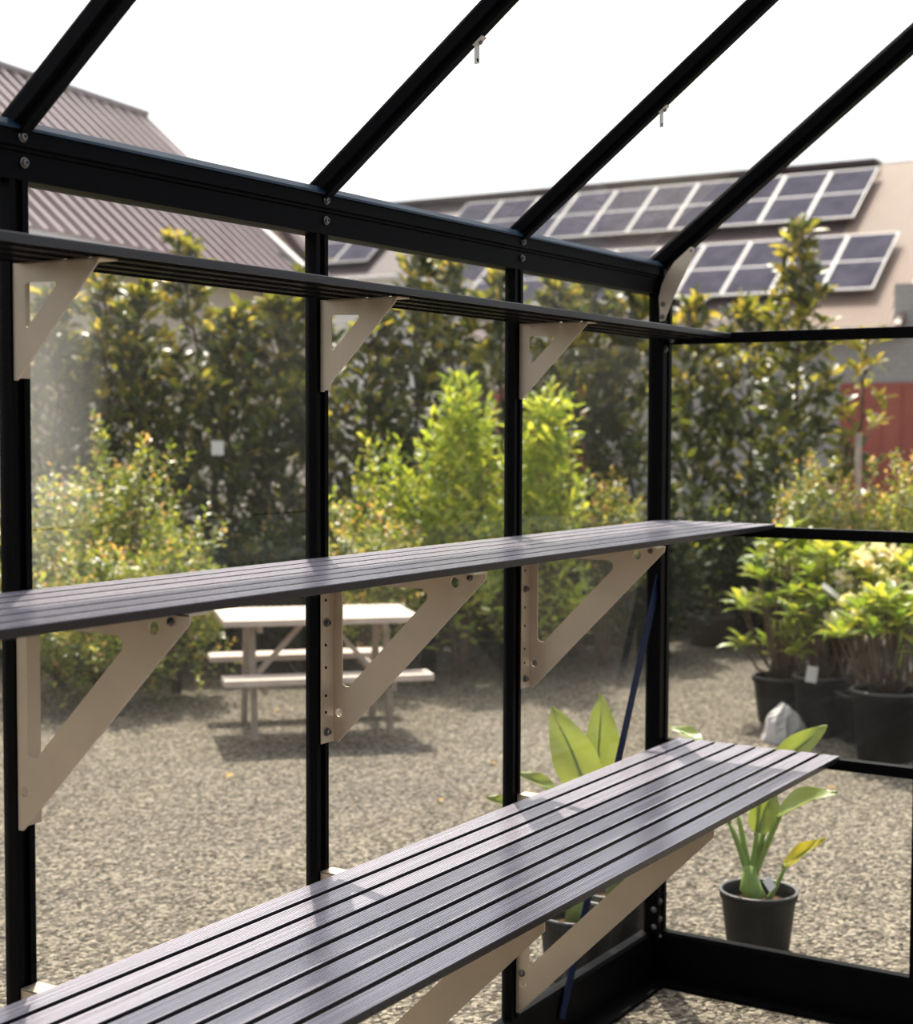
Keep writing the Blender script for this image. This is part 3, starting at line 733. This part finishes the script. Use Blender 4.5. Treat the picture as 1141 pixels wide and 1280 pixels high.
# ================================================================== PLANTS
G = 'tall glossy-leaved trees along the yard edge'
TREES = [  # px, top py, depth, width, branches, gold
    (70, 372, 9.7, .95, 40, .25, 'tall tree seen through hazy glass beside the leftmost post'),
    (128, 350, 9.9, .95, 42, .30, 'tall glossy tree rising below the left top bracket'),
    (186, 362, 9.6, .90, 40, .38, 'tall tree with golden shoots against the cream house wall, left'),
    (232, 300, 10.0, .85, 44, .40, 'tallest left tree whose golden tip pokes above the top shelf'),
    (288, 392, 9.7, .95, 40, .30, 'tall glossy tree in the middle of the first glass bay'),
    (345, 374, 9.8, .90, 40, .25, 'tall glossy tree just left of the second post'),
    (388, 338, 10.1, .80, 40, .30, 'tall tree half hidden behind the second post'),
    (455, 395, 9.8, .95, 40, .28, 'tall glossy tree right of the second post bracket'),
    (513, 316, 10.0, .85, 44, .35, 'tall tree reaching the eave beam left of the solar roof'),
    (566, 324, 10.3, .80, 42, .30, 'tall tree crossing the lower solar panels'),
    (622, 346, 10.0, .90, 40, .30, 'tall tree directly left of the third post'),
    (690, 352, 10.1, .90, 40, .45, 'tall golden-tipped tree right of the third post'),
    (742, 345, 10.3, .85, 42, .45, 'tall golden-tipped tree in the middle of the narrow bay'),
    (792, 356, 10.2, .85, 40, .40, 'tall tree just left of the corner post'),
    (868, 380, 11.0, 1.0, 40, .42, 'tall tree just right of the corner post'),
    (938, 384, 11.0, 1.0, 42, .42, 'tall bushy tree left of the leader tree in front of solar panels'),
    (998, 288, 10.1, .75, 48, .45, 'tallest right tree with a thin leader in front of the solar panels'),
]
for (px, py, D, W, nb, gold, lab) in TREES:
    x, y = ground(px, D); tall_tree(x, y, height_at(px, py, x, y), W, nb, lab, G, lean=(RNG.normal()*.03, RNG.normal()*.03), gold=gold*.8)
x, y = ground(1052, 9.8)
p = at(1088, 415, 9.8)
tall_tree(x, y, float(p[2]), .55, 13, 'sparse sapling leaning right in front of the red door', G, lean=(float(p[0]-x), float(p[1]-y)), dens=.35, gold=.6, z0=.35)

G2 = 'deep green shrubs under the trees'
UND = [(20, 660, 9.6), (110, 690, 9.3), (190, 680, 9.5), (262, 690, 9.2), (330, 668, 9.4), (395, 655, 9.2), (455, 660, 9.5), (520, 640, 9.3), (590, 660, 9.6), (650, 650, 9.3), (718, 668, 9.5), (790, 655, 9.7), (838, 660, 11.0), (930, 655, 11.0), (990, 668, 10.4), (1060, 655, 10.2), (1130, 650, 10.1)]
UL = ['at the far left behind the leftmost post', 'behind the left golden shrub', 'behind the low golden shrub', 'left of the picnic table', 'behind the left end of the picnic table', 'behind the second post', 'behind the peach bush', 'behind the right end of the picnic table', 'behind the lime cone shrub', 'behind the third post', 'behind the slim lime shrub', 'left of the corner post', 'behind the corner post', 'behind the brown pot', 'behind the small ball shrub', 'behind the wooden stake', 'below the red door at the right edge']
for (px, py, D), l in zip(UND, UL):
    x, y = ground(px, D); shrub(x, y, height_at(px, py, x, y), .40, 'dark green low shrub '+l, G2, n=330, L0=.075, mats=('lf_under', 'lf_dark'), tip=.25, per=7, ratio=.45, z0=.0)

G3 = 'golden small-leaved shrubs on the left'
for px, py, D, Rr, n, lab in ((72, 590, 8.3, .34, 420, 'golden small-leaved shrub beside the leftmost post'),
                              (150, 538, 8.7, .36, 460, 'tallest golden small-leaved shrub with peach tips behind the middle shelf'),
                              (218, 640, 8.1, .27, 330, 'low golden shrub at the right end of the left shrub group'),
                              (120, 675, 7.8, .36, 420, 'front golden shrub low behind the middle shelf, left')):
    x, y = ground(px, D); shrub(x, y, height_at(px, py, x, y), Rr, lab, G3, n=n, tip=.22, z0=.02, L0=.040)
x, y = ground(325, 9.2); shrub(x, y, height_at(325, 640, x, y), .20, 'small peach-tipped shrub left of the second post', G3, n=130, tip=.6)

G4 = 'lime green shrubs in the centre'
for px, py, D, Rr, n, lab in ((578, 488, 8.8, .36, 520, 'tall lime green cone shrub left of the third post'),
                              (682, 500, 8.8, .24, 380, 'slim lime green shrub right of the third post')):
    x, y = ground(px, D); shrub(x, y, height_at(px, py, x, y), Rr, lab, G4, n=int(n*.55), L0=.080, mats=('lf_lime', 'lf_lime'), tip=.3, shape='cone', ratio=.36, per=8, z0=.12)
x, y = ground(485, 9.0); shrub(x, y, height_at(485, 556, x, y), .30, 'leafy pale green shrub behind the picnic table', G4, n=240, L0=.06, mats=('lf_lime', 'lf_shrub'), tip=.3, ratio=.36, per=8)
x, y = ground(462, 8.4); shrub(x, y, height_at(462, 622, x, y), .27, 'peach and white flecked bush right of the second post', 'flecked ball shrubs', n=330, mats=('lf_shrub', 'lf_pink'), tip=.5)
for px, py, D, Rr, lab in ((757, 590, 9.2, .25, 'flecked ball shrub left of the corner post above the shelf'), (1022, 575, 9.2, .24, 'flecked ball shrub left of the wooden stake'), (1128, 568, 9.0, .27, 'flecked shrub at the right picture edge by the red door')):
    x, y = ground(px, D); shrub(x, y, height_at(px, py, x, y), Rr, lab, 'flecked ball shrubs', n=340, tip=.38, z0=.35)
# shrub in a brown pot
p = on(887, 806, 2, 0); x, y = float(p[0]), float(p[1])
D_ = (np.array([x, y, 0])-CAM)@CF
r = shrub(x, y, height_at(885, 618, x, y), .26, 'bushy green shrub growing in a brown pot right of the corner post', 'potted shrubs', name='potted_shrub', n=250, L0=.045, mats=('lf_under', 'lf_shrub'), tip=.4, z0=.32, cat='potted plant', stems=5)
pot_parts(r, (x, y, 0), .155, .125, .20, M['brownpot'])

# rhododendrons in black pots
def potted(px_base, py_base): p = on(px_base, py_base, 2, 0); return float(p[0]), float(p[1])
def Dof(x, y): return float((np.array([x, y, 0])-CAM)@CF)
G5 = 'rhododendrons in black pots'
x, y = potted(985, 893); z = height_at(985, 828, x, y)
rhodo(x, y, height_at(985, 785, x, y), .14, 10, 'low rhododendron in the leftmost black pot beside the pale rock', G5, .085, z, .075)
x, y = potted(1024, 918); z = height_at(1024, 846, x, y); D_ = Dof(x, y)
rhodo(x, y, height_at(1020, 775, x, y), .16, 12, 'rhododendron in the black pot with a white tag, second from left', G5, .120, z, .085, tagpos=(at(1013, 853, D_-.13), at(1016, 833, D_-.13), .05))
x, y = potted(1108, 948); z = height_at(1108, 864, x, y)
rhodo(x, y, height_at(1100, 745, x, y), .24, 22, 'lush rhododendron in the largest black pot at the right edge', G5, .150, z, .105, zlow=.45)
x, y = ground(985, 7.5); D_ = 7.5
rhodo(x, y, height_at(985, 668, x, y), .25, 24, 'taller rhododendron behind the leftmost black pot', G5, .15, .22, .12, zlow=.25)
x, y = ground(1050, 7.2); D_ = 7.2
rhodo(x, y, height_at(1030, 683, x, y), .25, 24, 'rhododendron with a wide white label hanging among its stems', G5, .15, .22, .11, zlow=.3, tagpos=(at(1028, 731, D_-.2), at(1061, 756, D_-.2), .035))
x, y = ground(1095, 7.0)
rhodo(x, y, height_at(1095, 700, x, y), .22, 18, 'rhododendron with pale blossoms behind the lush right one', G5, .15, .22, .095, blossom=True, zlow=.35)
x, y = ground(1150, 6.9)
rhodo(x, y, height_at(1140, 690, x, y), .18, 10, 'tall rhododendron cut off by the right picture edge', G5, .14, .22, .10, zlow=.5)

# twisted green leaf plant
x, y = ground(1126, 7.6)
o = thing('strap_leaf_plant', (x, y, 0), 'upright twisted strap leaf plant near the right picture edge', 'plant')
pts = [np.array([x, y, .05])]+[at(px, py, 7.6) for px, py in ((1127, 760), (1120, 735), (1131, 712), (1124, 692), (1130, 680))]
MB().tube(pts, [.012, .022, .028, .024, .020, .008], 6).build('leaf', M['stem'], o, True)

# bird-of-paradise plants
def paddle(root, base, tip, w, nrm, mat='lf_paddle', fold=.35, droop=.12, nm='leaf'):
    base, tip = np.array(base, float), np.array(tip, float); d = tip-base; ln = np.linalg.norm(d); d /= ln
    nrm = np.array(nrm, float); sd = unit(np.cross(d, nrm)); up = np.cross(sd, d)
    nu, nv = 12, 6; vs = []; fs = []
    for i in range(nu+1):
        t = i/nu; wd = w*.5*(math.sin(math.pi*min(1, t*.93+.045)**.72))**.85*(1 if t < 1 else 0)
        wd = max(wd, w*.015)
        c = base+d*ln*t-up*droop*ln*(t*t-t*.55)
        for j in range(-nv//2, nv//2+1):
            s = j/(nv/2)
            vs.append(c+sd*wd*s*(1-.12*fold)+up*abs(s)*wd*fold+up*.004*math.sin(9*t+3*s))
    m = nv+1
    for i in range(nu):
        for j in range(nv): fs.append((i*m+j, i*m+j+1, (i+1)*m+j+1, (i+1)*m+j))
    o = MB().add(vs, fs).build(nm, M[mat], root, True)
    MB().tube([base-d*.01]+[base+d*ln*t-up*droop*ln*(t*t-t*.55)-up*.0015 for t in (.25, .5, .75, .97)], [.0045, .004, .003, .002, .001], 6).build('midrib', M['stem'], o, True)
    return o
def petiole(root, a, b, bend=(0, 0, 0), r0=.008, r1=.0045):
    a, b = np.array(a, float), np.array(b, float); m = (a+b)/2+np.array(bend, float)
    pts = [(1-t)**2*a+2*t*(1-t)*m+t*t*b for t in np.linspace(0, 1, 9)]
    MB().tube(pts, list(np.linspace(r0, r1, 9)), 8).build('stalk', M['stem'], root, True)
b1 = (.345, -.155)
bp = thing('paddle_leaf_plant', (b1[0], b1[1], 0), 'paddle-leaved plant in a black pot outside the end wall', 'potted plant', 'paddle-leaved plants in pots')
pot_parts(bp, (b1[0], b1[1], 0), .101, .082, .165)
crown = np.array([b1[0]-.02, b1[1], .14])
DB = float((np.array([b1[0], b1[1], .2])-CAM)@CF)
toC = -CF
def q(px, py, dd=0): return at(px, py, DB+dd)
MB().tube([crown, q(938, 1110), q(936, 1082)], [.034, .030, .018], 10).build('stem_base', M['stem'], bp, True)
for b_, bend in ((q(946, 1040), (0, 0, 0)), (q(962, 1010, .02), (0, 0, 0)), (q(976, 1018, -.03), (.03, 0, .03)), (q(912, 1030, .02), (0, 0, .02)), (q(922, 1018, .04), (0, 0, .02))):
    petiole(bp, q(938, 1105), b_, bend, .011, .006)
petiole(bp, q(952, 1135), q(983, 1080, -.03), (-.02, 0, -.03), .010, .005)
petiole(bp, q(946, 1040), q(952, 965), (0, 0, 0), .006, .005); petiole(bp, q(912, 1030, .02), q(872, 925, .1), (0, 0, .05), .006, .004)
petiole(bp, q(962, 1010, .02), q(975, 945, .05), (0, 0, 0), .006, .004)
paddle(bp, q(968, 958, .04), q(1033, 906, 0), .075, toC+UP*.6)
paddle(bp, q(974, 1020, -.03), q(1042, 984, -.10), .085, UP*1.2+toC*.5, fold=.5, droop=.25)
paddle(bp, q(945, 1040), q(968, 985, .02), .085, toC+UP*.2, fold=.3)
paddle(bp, q(981, 1082, -.03), q(1031, 1047, -.07), .048, UP+toC*.6, 'lf_paddle_yellow', fold=.5, droop=.05)
paddle(bp, q(876, 928, .1), q(836, 905, .2), .05, UP+toC*.7)
MB().bar(q(957, 1098, -.05), q(966, 1112, -.05), .028, .0015, up=UP-CF*.8).build('plant_tag', M['tag'], bp)

def bop(c, label, leaves, DD, hp_=.165, stalks=()):
    o = thing('paddle_leaf_plant', (c[0], c[1], 0), label, 'potted plant', 'paddle-leaved plants in pots')
    pot_parts(o, (c[0], c[1], 0), .096, .078, hp_)
    cr = np.array([c[0], c[1], hp_*.85])
    MB().tube([cr, cr+UP*.08, cr+UP*.13], [.03, .026, .014], 10).build('stem_base', M['stem'], o, True)
    for (pb, pt, w, nr, dd) in leaves:
        B_ = at(*pb, DD+dd); T_ = at(*pt, DD+dd)
        petiole(o, cr+UP*.06, B_, (0, 0, .05), .010, .005)
        paddle(o, B_, T_, w, nr, fold=.3)
    return o
c2 = (-.100, .165); DD2 = float((np.array([c2[0], c2[1], .3])-CAM)@CF)
bop(c2, 'paddle-leaved plant in a pot behind the bench, two broad leaves showing', [((738, 992), (690, 884), .120, toC+UP*.15-CR*.1, 0), ((700, 992), (646, 962), .045, UP+toC*.7, .02), ((640, 1010), (608, 994), .035, UP+toC*.7, -.03)], DD2)
c3 = (.150, .175); DD3 = float((np.array([c3[0], c3[1], .3])-CAM)@CF)
bop(c3, 'paddle-leaved plant in the pot next to the corner post outside', [((744, 985), (754, 868), .115, toC+UP*.1+CR*.35, -.08)], DD3)

# ---- small yard things
def rock(px, py, w, h, label):
    x, y = potted(px, py); mb = MB(); seg, rg = 12, 7; vs = []; fs = []
    ph = RNG.random(6)*6
    for i in range(rg+1):
        t = i/rg; zz = math.sin(t*math.pi/2)
        for k in range(seg):
            a = 2*math.pi*k/seg; rr = math.cos(t*math.pi/2)**.6*(1+.22*math.sin(2*a+ph[0])+.20*math.sin(3*a+ph[1]+t*5)+.10*math.sin(5*a+t*9))
            vs.append((x+w*rr*math.cos(a), y+w*rr*math.sin(a), h*zz*(1+.1*math.sin(2*a+ph[2]))))
    for i in range(rg):
        for k in range(seg): fs.append((i*seg+k, i*seg+(k+1) % seg, (i+1)*seg+(k+1) % seg, (i+1)*seg+k))
    fs.append(tuple(reversed(range(seg))))
    return tag(mb.add(vs, fs).build('rock', M['stone']), label, 'rock')
rock(978, 926, .085, .16, 'pale pointed rock on the gravel left of the black pots')
x, y = ground(1073, 9.4)
st = MB().tube([(x, y, 0), (x+.01, y, .7), (x, y, height_at(1072, 542, x, y))], [.022, .020, .019], 8).build('garden_stake', M['stake'], smooth=True)
tag(st, 'weathered wooden stake upright in front of the red door', 'stake')
# hanging white label in the hedge
p = at(272, 560, 9.05); D_ = 9.05
o = MB().obox(p, (CR, CU, CF), (.036, .042, .001)).build('hanging_tag', M['tag']); tag(o, 'white square tag hanging in the tall trees, first bay', 'tag')
def fleaf(px, py, label, nm='fallen_leaf', s=.045):
    p = on(px, py, 2, .012)
    o = leaf_mesh(nm, M['lf_fall'], [p], [unit(np.array([RNG.normal(), RNG.normal(), .1]))], [UP+rnd(1)[0]*.3], s, s*.6, None)
    tag(o, label, 'leaf', 'fallen leaves on the gravel')
fleaf(293, 968, 'orange fallen leaf on the gravel below the picnic table')
fleaf(611, 952, 'dry fallen leaf on the gravel left of the third post')
fleaf(552, 1001, 'dry fallen leaf on the gravel just above the bench edge')
fleaf(1046, 985, 'dry fallen leaf on the gravel below the lower rail')
fleaf(350, 886, 'yellow fallen leaf under the picnic table')

# ================================================================== LIGHT
sun_dir = unit(np.array([math.cos(R_(40))*.6, math.sin(R_(40))*.6, 1.0]))
sl = bpy.data.lights.new('sun', 'SUN'); sl.energy = 4.8; sl.angle = R_(.6); sl.color = (1.0, .93, .82)
so = bpy.data.objects.new('sun', sl); COL.objects.link(so)
so.rotation_euler = Vector(sun_dir).to_track_quat('Z', 'Y').to_euler(); so.location = (10, 10, 20)

w = bpy.data.worlds.new('sky'); S.world = w; w.use_nodes = True; nt = w.node_tree; nt.nodes.clear()
wo = nt.nodes.new('ShaderNodeOutputWorld'); bg = nt.nodes.new('ShaderNodeBackground')
sk = nt.nodes.new('ShaderNodeTexSky'); sk.sky_type = 'NISHITA'; sk.sun_disc = False
sk.sun_elevation = R_(59); sk.sun_rotation = R_(50); sk.air_density = 1.0; sk.dust_density = 5.0; sk.ozone_density = 1.0
hs = nt.nodes.new('ShaderNodeHueSaturation'); hs.inputs['Saturation'].default_value = .45
nt.links.new(sk.outputs[0], hs.inputs['Color']); nt.links.new(hs.outputs[0], bg.inputs['Color'])
bg.inputs['Strength'].default_value = .215
nt.links.new(bg.outputs[0], wo.inputs[0])

# ================================================================== CAMERA
cd = bpy.data.cameras.new('camera'); co = bpy.data.objects.new('camera', cd); COL.objects.link(co)
cd.sensor_fit = 'VERTICAL'; cd.sensor_height = 36.0; cd.sensor_width = 36.0; cd.lens = FPX/IH*36.0
mw = Matrix(((CR[0], CU[0], -CF[0], CAM[0]), (CR[1], CU[1], -CF[1], CAM[1]), (CR[2], CU[2], -CF[2], CAM[2]), (0, 0, 0, 1)))
co.matrix_world = mw
cd.clip_start = .05; cd.clip_end = 300
cd.dof.use_dof = True; cd.dof.focus_distance = 2.7; cd.dof.aperture_fstop = 5.0
S.camera = co
S.view_settings.view_transform = 'Standard'; S.view_settings.look = 'None'; S.view_settings.gamma = 1.0
S.view_settings.use_curve_mapping = False; S.view_settings.exposure = 0.3
S.cycles.transparent_max_bounces = 24
S.cycles.max_bounces = 10
S.cycles.use_denoising = True
